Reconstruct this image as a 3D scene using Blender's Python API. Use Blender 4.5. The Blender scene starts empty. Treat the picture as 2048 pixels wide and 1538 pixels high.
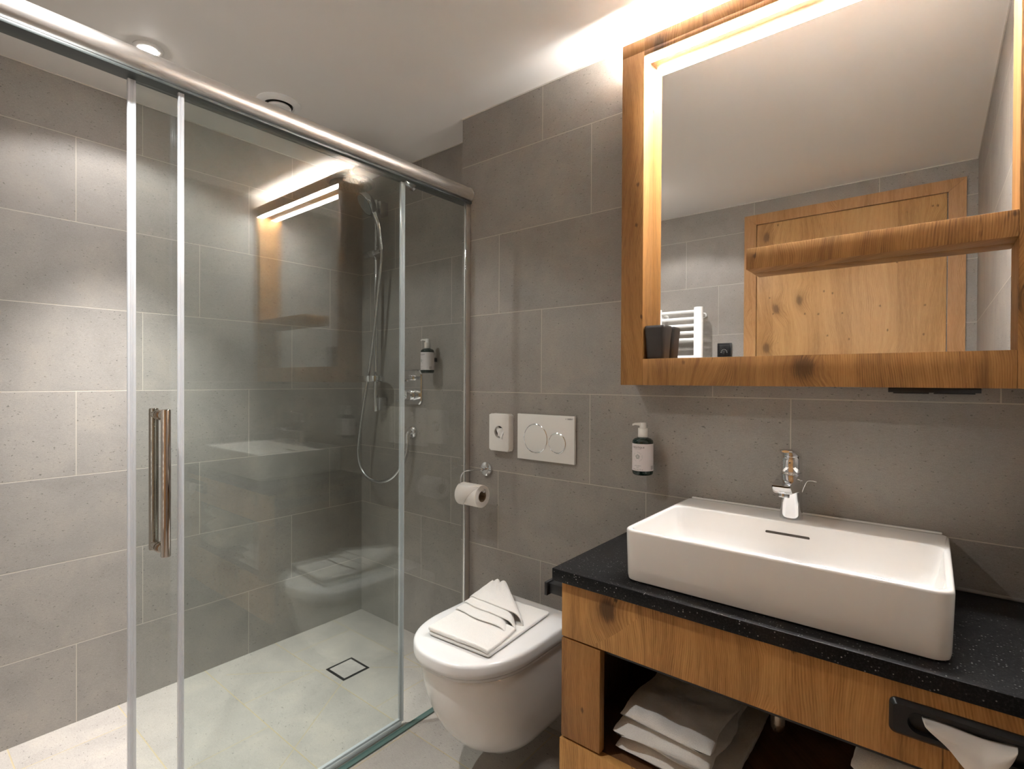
import bpy, bmesh, math, random
from mathutils import Vector, Matrix, noise
random.seed(7)
R = math.radians
SC = bpy.context.scene
COL = SC.collection

# ------------------------------------------------------------------ camera, world, exposure, lights
CAM_X, CAM_Y, CAM_Z = 2.3643, -1.5114, 1.2236
def make_camera():
    f, yaw, pitch, roll = 1040.546, -0.6793, -0.0070, 0.0048
    fw = Vector((math.sin(yaw), math.cos(yaw), 0)); rt = Vector((math.cos(yaw), -math.sin(yaw), 0)); up = Vector((0, 0, 1))
    fw2 = fw*math.cos(pitch) + up*math.sin(pitch); up2 = -fw*math.sin(pitch) + up*math.cos(pitch)
    c, s = math.cos(roll), math.sin(roll)
    X = rt*c + up2*s; Y = -rt*s + up2*c; Z = -fw2
    cd = bpy.data.cameras.new('camera'); cd.sensor_width = 36; cd.lens = f/2048*36; cd.clip_start = .01
    co = bpy.data.objects.new('camera', cd); COL.objects.link(co)
    m = Matrix((X, Y, Z)).transposed().to_4x4(); m.translation = (CAM_X, CAM_Y, CAM_Z)
    co.matrix_world = m
    SC.camera = co
make_camera()
w = bpy.data.worlds.new('world'); SC.world = w; w.use_nodes = True
w.node_tree.nodes['Background'].inputs[0].default_value = (1, .95, .9, 1)
w.node_tree.nodes['Background'].inputs[1].default_value = 0.0
vs = SC.view_settings
vs.view_transform = 'Standard'; vs.look = 'None'; vs.gamma = 1; vs.exposure = 0.28; vs.use_curve_mapping = False
SC.cycles.use_denoising = True
SC.cycles.max_bounces = 12; SC.cycles.diffuse_bounces = 6; SC.cycles.glossy_bounces = 6; SC.cycles.transparent_max_bounces = 16
SC.cycles.blur_glossy = 0.6; SC.cycles.sample_clamp_indirect = 40.0
LAMP_COL = (1.0, .985, .968)
SPOT_SHOWER = 14.0      # W, wide part of the shower downlight
SPOT_SHOWER_CORE = 280.0
SPOT_ROOM = 12.0
SPOT_ROOM_CORE = 74.0
LED_DOWN = 200.0
LED_UP = 680.0

# ------------------------------------------------------------------ room numbers (metres)
W_R, D, CEIL = 2.525, -1.824, 2.277
NICHE_Y, STEP_X = 0.144, 0.882
COUNTER_Z = .767
LID_Z = .467

# ------------------------------------------------------------------ node helpers
class NT:
    def __init__(s, name):
        s.m = bpy.data.materials.new(name); s.m.use_nodes = True
        s.t = s.m.node_tree; s.t.nodes.clear()
        s.out = s.t.nodes.new('ShaderNodeOutputMaterial')
    def n(s, typ, **k):
        nd = s.t.nodes.new(typ)
        for a, b in k.items(): setattr(nd, a, b)
        return nd
    def put(s, sock, v):
        if isinstance(v, (int, float)): 
            if sock.type == 'RGBA': sock.default_value = (v, v, v, 1)
            elif sock.type == 'VECTOR': sock.default_value = (v, v, v)
            else: sock.default_value = v
        elif isinstance(v, (tuple, list)):
            sock.default_value = (*v, 1) if (sock.type == 'RGBA' and len(v) == 3) else v
        else: s.t.links.new(v, sock)
    def math(s, op, a, b=0.0, c=None, clamp=False):
        nd = s.n('ShaderNodeMath', operation=op); nd.use_clamp = clamp
        s.put(nd.inputs[0], a); s.put(nd.inputs[1], b)
        if c is not None: s.put(nd.inputs[2], c)
        return nd.outputs[0]
    def sstep(s, x, lo, hi, a=0.0, b=1.0):
        nd = s.n('ShaderNodeMapRange', interpolation_type='SMOOTHSTEP')
        for i, v in enumerate((x, lo, hi, a, b)): s.put(nd.inputs[i], v)
        return nd.outputs[0]
    def mix(s, f, a, b, blend='MIX'):
        nd = s.n('ShaderNodeMix', data_type='RGBA', blend_type=blend)
        s.put(nd.inputs[0], f); s.put(nd.inputs[6], a); s.put(nd.inputs[7], b)
        return nd.outputs[2]
    def xyz(s, x, y, z):
        nd = s.n('ShaderNodeCombineXYZ')
        for i, v in enumerate((x, y, z)): s.put(nd.inputs[i], v)
        return nd.outputs[0]
    def pos(s):
        g = s.n('ShaderNodeNewGeometry'); sp = s.n('ShaderNodeSeparateXYZ')
        s.t.links.new(g.outputs['Position'], sp.inputs[0])
        return sp.outputs[0], sp.outputs[1], sp.outputs[2], g.outputs['Position']
    def noise(s, vec, scale=5, detail=3, rough=.5, dist=0.0):
        nd = s.n('ShaderNodeTexNoise'); s.put(nd.inputs['Vector'], vec)
        nd.inputs['Scale'].default_value = scale; nd.inputs['Detail'].default_value = detail
        nd.inputs['Roughness'].default_value = rough; nd.inputs['Distortion'].default_value = dist
        return nd.outputs[0]
    def bump(s, h, strength=.2, dist=.002):
        nd = s.n('ShaderNodeBump'); s.put(nd.inputs['Height'], h)
        nd.inputs['Strength'].default_value = strength; nd.inputs['Distance'].default_value = dist
        return nd.outputs[0]
    def bsdf(s, col=(.5, .5, .5), rough=.5, metal=0.0, normal=None, spec=.5, **k):
        nd = s.n('ShaderNodeBsdfPrincipled')
        s.put(nd.inputs['Base Color'], col); s.put(nd.inputs['Roughness'], rough); s.put(nd.inputs['Metallic'], metal)
        s.put(nd.inputs['Specular IOR Level'], spec)
        if normal is not None: s.put(nd.inputs['Normal'], normal)
        for a, b in k.items(): s.put(nd.inputs[a.replace('_', ' ')], b)
        return nd.outputs[0]
    def done(s, sh):
        s.t.links.new(sh, s.out.inputs[0]); return s.m

def plain(name, col, rough=.5, metal=0.0, **k):
    t = NT(name); return t.done(t.bsdf(col, rough, metal, **k))

def tile_mat(name, u_axis, u0, shift, v_axis='z', v0=0.28, albedo=(.298, .275, .252), grout=(.50, .45, .39), bump=.25, diag=(), gw=.0014):
    t = NT(name); x, y, z, p = t.pos(); ax = dict(x=x, y=y, z=z)
    u, v = ax[u_axis], ax[v_axis]
    kr = t.math('DIVIDE', t.math('SUBTRACT', v, v0), .3)
    k = t.math('FLOOR', kr); fv = t.math('FRACT', kr)
    ur = t.math('DIVIDE', t.math('SUBTRACT', t.math('SUBTRACT', u, u0), t.math('MULTIPLY', k, shift)), .6)
    ku = t.math('FLOOR', ur); fu = t.math('FRACT', ur)
    dv = t.math('MULTIPLY', t.math('MINIMUM', fv, t.math('SUBTRACT', 1.0, fv)), .3)
    du = t.math('MULTIPLY', t.math('MINIMUM', fu, t.math('SUBTRACT', 1.0, fu)), .6)
    d = t.math('MINIMUM', dv, du)
    for (ax_, ay_, bx_, by_) in diag:            # cut joints running to the floor drain
        L = math.hypot(bx_-ax_, by_-ay_); ex, ey = (bx_-ax_)/L, (by_-ay_)/L
        rx = t.math('SUBTRACT', u, ax_); ry = t.math('SUBTRACT', v, ay_)
        al = t.math('ADD', t.math('MULTIPLY', rx, ex), t.math('MULTIPLY', ry, ey))
        pe = t.math('ABSOLUTE', t.math('SUBTRACT', t.math('MULTIPLY', rx, ey), t.math('MULTIPLY', ry, ex)))
        over = t.math('MAXIMUM', t.math('SUBTRACT', al, L), t.math('MULTIPLY', al, -1.0))
        d = t.math('MINIMUM', d, t.math('MAXIMUM', pe, over))
    g = t.sstep(d, gw*.55, gw*1.25, 1.0, 0.0)
    wn = t.n('ShaderNodeTexWhiteNoise', noise_dimensions='2D')
    t.put(wn.inputs['Vector'], t.xyz(ku, k, 0.0)); rnd = wn.outputs['Value']
    off = t.math('MULTIPLY', rnd, 37.0)
    vec = t.xyz(t.math('ADD', u, off), t.math('MULTIPLY', v, 1.0), off)
    strv = t.xyz(t.math('MULTIPLY', t.math('ADD', u, off), 30.0), t.math('MULTIPLY', v, 110.0), off)
    cloud = t.noise(vec, 6.5, 5, .6, .4)
    fine = t.noise(strv, 3.2, 4, .7)
    grain = t.noise(vec, 420, 2, .6)
    speck = t.sstep(t.noise(t.xyz(t.math('MULTIPLY', t.math('ADD', u, off), 95.0), t.math('MULTIPLY', v, 165.0), off), 1.1, 2, .5), .665, .73)
    bri = t.math('ADD', t.math('MULTIPLY', t.math('SUBTRACT', cloud, .5), .55), 1.0)
    bri = t.math('ADD', bri, t.math('MULTIPLY', t.math('SUBTRACT', fine, .5), .40))
    bri = t.math('ADD', bri, t.math('MULTIPLY', t.math('SUBTRACT', grain, .5), .45))
    bri = t.math('ADD', bri, t.math('MULTIPLY', t.math('SUBTRACT', rnd, .5), .08))
    bri = t.math('MULTIPLY', bri, t.math('SUBTRACT', 1.0, t.math('MULTIPLY', speck, .52)))
    vm = t.n('ShaderNodeVectorMath', operation='SCALE'); t.put(vm.inputs[0], albedo); t.put(vm.inputs['Scale'], bri)
    warm = t.mix(t.sstep(cloud, .45, .75, 0.0, .25), vm.outputs[0], t.mix(1.0, vm.outputs[0], (1.05, .98, .86), 'MULTIPLY'))
    col = t.mix(g, warm, grout)
    h = t.math('ADD', t.math('MULTIPLY', g, -1.4), t.math('MULTIPLY', t.math('ADD', fine, grain), .35))
    return t.done(t.bsdf(col, t.math('ADD', .50, t.math('MULTIPLY', fine, .16)), 0.0, t.bump(h, bump, .0012), .35))

def wood_mat(name, dark, mid, light, seed=0.0, knot=1.0, freq=1.0, rough=.55, crack=1.0, plank=0.0):
    t = NT(name); x, y, z, p = t.pos(); mu = lambda a, b: t.math('MULTIPLY', a, b); ad = lambda a, b: t.math('ADD', a, b)
    u = ad(ad(x, y), seed)
    warp = t.math('SUBTRACT', t.noise(t.xyz(mu(u, 3.2), seed, mu(z, 1.7)), 1.0, 2, .45), .5)
    vo = t.n('ShaderNodeTexVoronoi', feature='F1', voronoi_dimensions='2D'); vo.inputs['Scale'].default_value = 1.0
    t.put(vo.inputs['Vector'], t.xyz(mu(ad(u, mu(warp, .10)), 5.2), ad(mu(z, 3.0), seed*1.7), 0.0))
    sp = t.n('ShaderNodeSeparateXYZ'); t.t.links.new(vo.outputs['Color'], sp.inputs[0])
    has = t.sstep(sp.outputs[0], .50, .56); kd = vo.outputs['Distance']
    s_ = ad(u, mu(warp, .13))
    s_ = ad(s_, mu(mu(has, t.sstep(kd, .0, .42, 1.0, 0.0)), .034))
    s_ = ad(s_, mu(t.math('SUBTRACT', t.noise(t.xyz(mu(u, 36.0), seed, mu(z, 7.0)), 1.0, 3, .6), .5), .006))
    l1 = t.math('SINE', mu(s_, 1400.0*freq)); l2 = t.math('SINE', ad(mu(s_, 310.0*freq), mu(warp, 9.0)))
    amp = t.noise(t.xyz(mu(s_, 14.0), seed+1, mu(z, 3.0)), 1.0, 2, .5)
    fib = t.noise(t.xyz(mu(s_, 640.0), seed, mu(z, 26.0)), 1.0, 3, .65)
    broad = t.noise(t.xyz(mu(s_, 15.0), seed, mu(z, 1.1)), 1.0, 3, .55)
    tone = ad(ad(mu(mu(l1, amp), .16), mu(mu(l2, amp), .07)), ad(mu(t.math('SUBTRACT', fib, .5), .75), mu(t.math('SUBTRACT', broad, .5), .85)))
    tone = ad(tone, .5)
    if plank:
        wn = t.n('ShaderNodeTexWhiteNoise', noise_dimensions='1D'); t.put(wn.inputs['W'], t.math('FLOOR', mu(u, 1.0/plank)))
        tone = ad(tone, mu(t.math('SUBTRACT', wn.outputs['Value'], .5), .22))
    cr = t.n('ShaderNodeValToRGB'); t.put(cr.inputs[0], tone)
    e = cr.color_ramp.elements; e[0].position = .18; e[0].color = (*dark, 1); e[1].position = .86; e[1].color = (*light, 1)
    m_ = e.new(.52); m_.color = (*mid, 1)
    rag = mu(t.math('SUBTRACT', fib, .5), .14)
    kn = mu(mu(has, t.sstep(ad(kd, rag), .045, .12, 1.0, 0.0)), knot)
    kdark = tuple(c*.20 for c in dark)
    halo = mu(mu(has, t.sstep(ad(kd, rag), .08, .27, .60, 0.0)), knot)
    col = t.mix(halo, cr.outputs[0], dark)
    col = t.mix(mu(kn, .80), col, kdark)
    v2 = t.n('ShaderNodeTexVoronoi', feature='F1', voronoi_dimensions='2D'); v2.inputs['Scale'].default_value = 1.0
    t.put(v2.inputs['Vector'], t.xyz(mu(u, 11.0), ad(mu(z, 8.0), seed*2.3), 0.0))
    s2 = t.n('ShaderNodeSeparateXYZ'); t.t.links.new(v2.outputs['Color'], s2.inputs[0])
    pin = mu(mu(t.sstep(s2.outputs[1], .62, .66), t.sstep(ad(v2.outputs['Distance'], rag), .02, .07, 1.0, 0.0)), knot)
    col = t.mix(mu(pin, .85), col, kdark)
    ck = t.noise(t.xyz(mu(s_, 62.0), seed+2, mu(z, 4.2)), 1.0, 3, .6)
    ckm = mu(t.sstep(ck, .655, .70), t.sstep(t.noise(t.xyz(mu(u, 6.0), seed+5, mu(z, 3.0)), 1.0, 2, .5), .52, .60))
    stain = mu(t.sstep(t.noise(t.xyz(mu(s_, 17.0), seed+8, mu(z, 1.5)), 1.0, 3, .6), .585, .69), .60*crack)
    col = t.mix(stain, col, tuple(c*.62 for c in dark))
    ckm = mu(ckm, .85*crack)
    col = t.mix(ckm, col, tuple(c*.18 for c in dark))
    h = t.math('SUBTRACT', mu(fib, .6), ad(mu(ckm, .9), mu(kn, .5)))
    return t.done(t.bsdf(col, rough, 0.0, t.bump(h, .30, .0014), .35))

def glass_mat():
    t = NT('clear_glass')
    lw = t.n('ShaderNodeLayerWeight'); lw.inputs['Blend'].default_value = .5
    f = t.math('POWER', lw.outputs['Facing'], 5.0)
    fac = t.math('ADD', .045, t.math('MULTIPLY', f, .9), clamp=True)
    tr = t.n('ShaderNodeBsdfTransparent'); tr.inputs[0].default_value = (.908, .930, .920, 1)
    gl = t.n('ShaderNodeBsdfGlossy'); gl.inputs['Roughness'].default_value = 0.0; gl.inputs[0].default_value = (1, 1, 1, 1)
    mx = t.n('ShaderNodeMixShader'); t.put(mx.inputs[0], fac)
    t.t.links.new(tr.outputs[0], mx.inputs[1]); t.t.links.new(gl.outputs[0], mx.inputs[2])
    return t.done(mx.outputs[0])

def seal_mat():
    t = NT('clear_plastic_seal')
    tr = t.n('ShaderNodeBsdfTransparent'); tr.inputs[0].default_value = (.9, .92, .94, 1)
    b = t.bsdf((.85, .87, .90), .10, 0.0, None, .9)
    mx = t.n('ShaderNodeMixShader'); mx.inputs[0].default_value = .62
    t.t.links.new(tr.outputs[0], mx.inputs[1]); t.t.links.new(b, mx.inputs[2])
    return t.done(mx.outputs[0])

def emit_mat(name, col, s):
    t = NT(name); e = t.n('ShaderNodeEmission'); e.inputs[0].default_value = (*col, 1); e.inputs[1].default_value = s
    return t.done(e.outputs[0])

def granite_mat():
    t = NT('black_granite'); x, y, z, p = t.pos()
    n1 = t.noise(p, 260, 3, .7); n2 = t.noise(p, 38, 3, .6)
    vo = t.n('ShaderNodeTexVoronoi'); vo.inputs['Scale'].default_value = 210; t.put(vo.inputs['Vector'], t.xyz(x, t.math('MULTIPLY', y, 1.6), z))
    sp = t.n('ShaderNodeSeparateXYZ'); t.t.links.new(vo.outputs['Color'], sp.inputs[0])
    fl = t.math('MULTIPLY', t.sstep(sp.outputs[0], .74, .84), t.sstep(vo.outputs['Distance'], .14, .34, 1.0, 0.0))
    fl = t.math('MULTIPLY', fl, t.sstep(n2, .40, .60, .2, 1.0))
    c = t.mix(t.sstep(n1, .45, .7), (.006, .006, .0065), (.019, .0185, .019))
    c = t.mix(fl, c, (.34, .33, .32))
    return t.done(t.bsdf(c, .42, 0.0, t.bump(t.math('ADD', n1, fl), .35, .0008), .16))

def terry_mat(name, col):
    t = NT(name); x, y, z, p = t.pos()
    n1 = t.noise(p, 650, 2, .7); n2 = t.noise(p, 60, 3, .6)
    c = t.mix(t.sstep(n1, .3, .7), tuple(a*.86 for a in col), col)
    return t.done(t.bsdf(c, .95, 0.0, t.bump(t.math('ADD', n1, t.math('MULTIPLY', n2, .7)), .55, .003), .15, Sheen_Weight=.3))

def plaster_mat():
    t = NT('ceiling_paint'); x, y, z, p = t.pos()
    n = t.noise(p, 55, 4, .6)
    return t.done(t.bsdf((.85, .825, .79), .62, 0.0, t.bump(n, .12, .002), .3))

M = {}
M['tile_left'] = tile_mat('wall_tile_left', 'y', -1.0464+.2*0+.2, .2, v0=1.18)
M['tile_back'] = tile_mat('wall_tile_vanity', 'x', 1.0782+.2, -.2, v0=1.18)
M['tile_niche'] = tile_mat('wall_tile_niche', 'x', .475, .2, v0=1.18)
M['tile_front'] = tile_mat('wall_tile_door_side', 'x', 1.346, -.2, v0=1.51)
M['tile_right'] = tile_mat('wall_tile_right', 'y', -.75, .2, v0=1.51)
DIAG = ((.515, -.305, .79, -.72), (.515, -.168, .68, -.025), (.378, -.305, .10, -.58))
M['tile_floor'] = tile_mat('floor_tile', 'x', .155, -.2, 'y', -.025-.3, albedo=(.360, .328, .298), grout=(.40, .33, .21), diag=DIAG, gw=.0021)
M['ceiling'] = plaster_mat()
M['wood'] = wood_mat('rustic_oak', (.235, .105, .028), (.465, .235, .070), (.62, .340, .115), seed=.37)
M['wood_frame'] = wood_mat('rustic_oak_frame', (.165, .072, .021), (.345, .165, .048), (.475, .250, .082), seed=4.1, knot=.8)
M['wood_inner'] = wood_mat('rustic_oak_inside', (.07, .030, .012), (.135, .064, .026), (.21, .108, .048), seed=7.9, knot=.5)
M['wood_door'] = wood_mat('door_oak', (.28, .140, .048), (.46, .255, .098), (.56, .340, .145), seed=2.63, knot=.75, freq=.75, crack=0.0, rough=.5, plank=.19)
M['wood_casing'] = wood_mat('door_casing_oak', (.27, .125, .042), (.42, .222, .088), (.50, .285, .125), seed=9.3, knot=0.0, crack=0.0, rough=.5)
M['granite'] = granite_mat()
M['ceramic'] = plain('white_ceramic', (.83, .815, .79), .07, spec=.55)
M['lid'] = plain('white_seat_plastic', (.71, .705, .695), .14, spec=.5)
M['white_plastic'] = plain('white_plastic', (.80, .785, .75), .28)
M['white_enamel'] = plain('white_enamel', (.84, .83, .81), .3)
M['gap'] = plain('dark_gap', (.05, .045, .04), .8)
M['chrome'] = plain('chrome', (.82, .83, .85), .06, 1.0)
M['chrome_soft'] = plain('satin_chrome', (.70, .71, .73), .2, 1.0)
M['nickel'] = plain('polished_nickel', (.62, .56, .50), .08, 1.0)
M['alu'] = plain('brushed_aluminium', (.80, .77, .74), .36, 1.0)
M['alu_dark'] = plain('grey_gasket', (.06, .07, .068), .4)
M['glass'] = glass_mat()
M['glass_edge'] = plain('green_glass_edge', (.10, .16, .145), .15)
M['seal'] = seal_mat()
M['mirror'] = plain('mirror_silver', (.93, .935, .93), .0, 1.0)
M['black'] = plain('black_plastic', (.012, .012, .013), .3)
M['black_matt'] = plain('black_metal', (.014, .014, .015), .42)
M['slot'] = plain('slot_dark', (.055, .042, .032), .6)
M['cup'] = plain('dark_brown_resin', (.032, .027, .025), .45)
M['bottle'] = plain('dark_green_bottle', (.006, .022, .017), .08, spec=.6)
M['label'] = plain('label_paper', (.74, .69, .69), .5)
M['ink'] = plain('grey_ink', (.10, .10, .11), .6)
M['ink_green'] = plain('green_ink', (.03, .12, .09), .6)
M['ink_white'] = plain('white_ink', (.75, .75, .75), .6)
M['paper'] = plain('tissue_paper', (.80, .77, .73), .9, spec=.1)
M['paper_core'] = plain('cardboard_core', (.26, .19, .12), .9)
M['bag'] = plain('white_film', (.84, .83, .81), .8)
M['towel'] = terry_mat('white_terry', (.84, .82, .78))
M['silicone'] = plain('grey_silicone', (.34, .32, .30), .5)
M['glass_drop'] = plain('warm_brass', (.45, .38, .30), .25, 1.0)
M['lamp_lens'] = emit_mat('spotlight_lens', (1, .95, .9), 150)
M['led'] = emit_mat('led_diffuser', LAMP_COL, LED_DOWN)
M['led_up'] = emit_mat('led_uplight', LAMP_COL, LED_UP)

# ------------------------------------------------------------------ object helpers
def wl(o):
    v = Vector((0, 0, 0))
    while o is not None: v += o.location; o = o.parent
    return v
def finish(name, bm, mats, parent=None, loc=(0, 0, 0), angle=40, label=None):
    """bm holds world coordinates; link it as ONE mesh under parent (or with its origin at loc)."""
    bmesh.ops.recalc_face_normals(bm, faces=bm.faces)
    o_ = wl(parent) if parent is not None else Vector(loc)
    bmesh.ops.translate(bm, verts=bm.verts, vec=-o_)
    me = bpy.data.meshes.new(name); bm.to_mesh(me); bm.free()
    for m in (mats if isinstance(mats, (list, tuple)) else [mats]): me.materials.append(m)
    me.shade_smooth(); me.set_sharp_from_angle(angle=R(angle))
    ob = bpy.data.objects.new(name, me); COL.objects.link(ob)
    if parent is not None: ob.parent = parent
    else: ob.location = o_
    if label: ob['label'] = label
    return ob
def tag(o, label, cat, group=None):
    o['label'] = label; o['category'] = cat
    if group: o['group'] = group
    return o
def thing(name, label, cat, loc, group=None):
    o = bpy.data.objects.new(name, None); COL.objects.link(o); o.location = loc; o.empty_display_size = .05
    return tag(o, label, cat, group)
def struct(o): o['kind'] = 'structure'; return o
def nb(): return bmesh.new()

def box(bm, x0, x1, y0, y1, z0, z1, bev=0.0, seg=2, mi=0):
    r = bmesh.ops.create_cube(bm, size=1.0)
    vs_ = r['verts']
    for v in vs_:
        v.co = Vector((x0 + (v.co.x+.5)*(x1-x0), y0 + (v.co.y+.5)*(y1-y0), z0 + (v.co.z+.5)*(z1-z0)))
    fs = set(f for v in vs_ for f in v.link_faces)
    if mi:
        for f in fs: f.material_index = mi
    if bev > 0:
        es = list(set(e for v in vs_ for e in v.link_edges))
        bmesh.ops.bevel(bm, geom=es, offset=bev, segments=seg, profile=.5, affect='EDGES')
    return bm
def frame_of(d):
    d = d.normalized(); a = Vector((0, 0, 1)) if abs(d.z) < .9 else Vector((1, 0, 0))
    u = d.cross(a).normalized(); return u, d.cross(u).normalized()
def loft(bm, rings, c0=True, c1=True, mi=0, closed=True):
    vr = [[bm.verts.new(p) for p in r] for r in rings]
    n = len(vr[0])
    for a, b in zip(vr, vr[1:]):
        for i in range(n if closed else n-1):
            j = (i+1) % n
            f = bm.faces.new((a[i], a[j], b[j], b[i])); f.material_index = mi
    if c0: f = bm.faces.new(list(reversed(vr[0]))); f.material_index = mi
    if c1: f = bm.faces.new(vr[-1]); f.material_index = mi
    return vr
def ring(c, u, v, ru, rv, n): return [Vector(c) + u*(ru*math.cos(2*math.pi*i/n)) + v*(rv*math.sin(2*math.pi*i/n)) for i in range(n)]
def cyl(bm, p0, p1, r0, r1=None, n=24, mi=0, bev=0.0, c0=True, c1=True):
    p0, p1 = Vector(p0), Vector(p1); r1 = r0 if r1 is None else r1
    d = p1-p0; u, v = frame_of(d); L = d.length; d = d.normalized()
    if bev > 0:
        rs = [ring(p0, u, v, r0-bev, r0-bev, n), ring(p0+d*bev*.3, u, v, r0-bev*.3, r0-bev*.3, n), ring(p0+d*bev, u, v, r0, r0, n),
              ring(p1-d*bev, u, v, r1, r1, n), ring(p1-d*bev*.3, u, v, r1-bev*.3, r1-bev*.3, n), ring(p1, u, v, r1-bev, r1-bev, n)]
    else: rs = [ring(p0, u, v, r0, r0, n), ring(p1, u, v, r1, r1, n)]
    loft(bm, rs, c0, c1, mi)
def catmull(pts, k=8):
    pts = [Vector(p) for p in pts]; out = []
    for i in range(len(pts)-1):
        p0 = pts[max(i-1, 0)]; p1 = pts[i]; p2 = pts[i+1]; p3 = pts[min(i+2, len(pts)-1)]
        for j in range(k):
            s = j/k
            out.append(.5*((2*p1) + (p2-p0)*s + (2*p0-5*p1+4*p2-p3)*s*s + (3*p1-p0-3*p2+p3)*s**3))
    out.append(pts[-1]); return out
def tube(bm, pts, r, n=12, mi=0, rfun=None, sq=1.0):
    pts = [Vector(p) for p in pts]; rings = []; u = None
    for i, p in enumerate(pts):
        d = (pts[min(i+1, len(pts)-1)] - pts[max(i-1, 0)]).normalized()
        if u is None: u, v = frame_of(d)
        else:
            u = (u - d*u.dot(d)).normalized(); v = d.cross(u)
        rr = rfun(i/(len(pts)-1)) if rfun else r
        rings.append(ring(p, u, v, rr, rr*sq, n))
    loft(bm, rings, True, True, mi)
def lathe(bm, c, prof, n=32, mi=0, axis='z', c0=True, c1=True):
    c = Vector(c); ax = {'z': (Vector((1,0,0)), Vector((0,1,0)), Vector((0,0,1))), 'y': (Vector((1,0,0)), Vector((0,0,1)), Vector((0,-1,0))), 'x': (Vector((0,1,0)), Vector((0,0,1)), Vector((1,0,0)))}[axis]
    loft(bm, [ring(c + ax[2]*h, ax[0], ax[1], r, r, n) for r, h in prof], c0, c1, mi)
def rrect(x0, x1, y0, y1, r, z, n=6):
    pts = []
    for cx, cy, a0 in ((x1-r, y1-r, 0), (x0+r, y1-r, 90), (x0+r, y0+r, 180), (x1-r, y0+r, 270)):
        for i in range(n+1):
            a = R(a0 + 90*i/n); pts.append(Vector((cx + r*math.cos(a), cy + r*math.sin(a), z)))
    return pts
def xz(pts, y): return [Vector((p.x, y, p.y)) for p in pts]   # a ring drawn in x/z at depth y
def extrude_poly(bm, pts, vec, mi=0):
    vec = Vector(vec); loft(bm, [[Vector(p) for p in pts], [Vector(p)+vec for p in pts]], True, True, mi)
def text_mesh(bm, s, size, place, mi=0, align='CENTER', bold=0.0, thick=.0002):
    """flat lettering added to bm; place(x, y) -> world point, x/y in metres in the lettering's own plane"""
    cu = bpy.data.curves.new('lettering', 'FONT'); cu.body = s; cu.size = size; cu.align_x = align; cu.align_y = 'CENTER'; cu.offset = bold; cu.resolution_u = 3
    ob = bpy.data.objects.new('lettering', cu); COL.objects.link(ob)
    dg = bpy.context.evaluated_depsgraph_get(); me = bpy.data.meshes.new_from_object(ob.evaluated_get(dg))
    vs_ = [bm.verts.new(place(v.co.x, v.co.y)) for v in me.vertices]
    for p in me.polygons:
        try: f = bm.faces.new([vs_[i] for i in p.vertices]); f.material_index = mi
        except ValueError: pass
    bpy.data.objects.remove(ob); bpy.data.curves.remove(cu); bpy.data.meshes.remove(me)

# ------------------------------------------------------------------ the setting
T = .12
bm = nb(); box(bm, -T, W_R+T, D-T, NICHE_Y+T, -.1, 0); struct(finish('floor', bm, M['tile_floor']))
bm = nb(); box(bm, -T, W_R+T, D-T, NICHE_Y+T, CEIL, CEIL+.1); struct(finish('ceiling', bm, M['ceiling']))
bm = nb(); box(bm, -T, 0, D-T, NICHE_Y+T, 0, CEIL); struct(finish('wall_left', bm, M['tile_left']))
bm = nb()
box(bm, 0, STEP_X, NICHE_Y, NICHE_Y+T, 0, CEIL, mi=1)
box(bm, STEP_X, W_R, 0, NICHE_Y+T, 0, CEIL, mi=0)
struct(finish('wall_back', bm, [M['tile_back'], M['tile_niche']]))
bm = nb(); box(bm, W_R, W_R+T, D-T, NICHE_Y+T, 0, CEIL); struct(finish('wall_right', bm, M['tile_right']))
bm = nb(); box(bm, 0, W_R, D-T, D, 0, CEIL); struct(finish('wall_front', bm, M['tile_front']))
# thin pale joints where the walls meet the ceiling
bm = nb()
box(bm, 0, .003, D, NICHE_Y, CEIL-.004, CEIL); box(bm, 0, STEP_X, NICHE_Y-.003, NICHE_Y, CEIL-.004, CEIL)
box(bm, STEP_X, W_R, -.003, 0, CEIL-.003, CEIL); box(bm, W_R-.003, W_R, D, 0, CEIL-.004, CEIL); box(bm, 0, W_R, D, D+.003, CEIL-.004, CEIL)
struct(finish('trim_1', bm, plain('ceiling_joint', (.62, .58, .53), .7)))
# door in the wall behind the camera, seen in the mirror
bm = nb()
x0, x1, zt, cw = 1.497, 2.484, 2.195, .066
xi0, xi1, zi = x0+cw, x1-cw, zt-.058
def prism_y(bm, pts, y0, y1): extrude_poly(bm, [(px, y0, pz) for px, pz in pts], (0, y1-y0, 0))
prism_y(bm, [(x0, .002), (xi0, .002), (xi0, zi), (x0, zt)], D, D+.016)
prism_y(bm, [(xi1, .002), (x1, .002), (x1, zt), (xi1, zi)], D, D+.016)
prism_y(bm, [(x0+.0005, zt), (xi0+.0005, zi+.0005), (xi1-.0005, zi+.0005), (x1-.0005, zt)], D, D+.016)
door = struct(finish('door_1', bm, M['wood_casing']))
bm = nb(); box(bm, xi0+.001, xi1-.004, D+.0005, D+.011, .006, zi-.002, .0015); finish('door_panel', bm, M['wood_door'], door)
for hz in (1.87, .35):
    bm = nb(); cyl(bm, (xi1-.002, D+.020, hz-.028), (xi1-.002, D+.020, hz+.028), .008, n=16, bev=.002); finish('hinge', bm, M['chrome_soft'], door)
bm = nb()
lathe(bm, (xi0+.06, D+.011, 1.02), [(.026, 0), (.026, .006), (.011, .009), (.010, .045)], 24, axis='y'); 
bm2 = bm; tube(bm2, [(xi0+.06, D+.011+.0, 1.02), (xi0+.06, D+.05, 1.02), (xi0+.075, D+.058, 1.02), (xi0+.18, D+.058, 1.02)], .009)
for v in bm2.verts: v.co.y = D+.011 + abs(v.co.y-(D+.011))
finish('door_handle', bm2, M['chrome_soft'], door)

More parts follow.
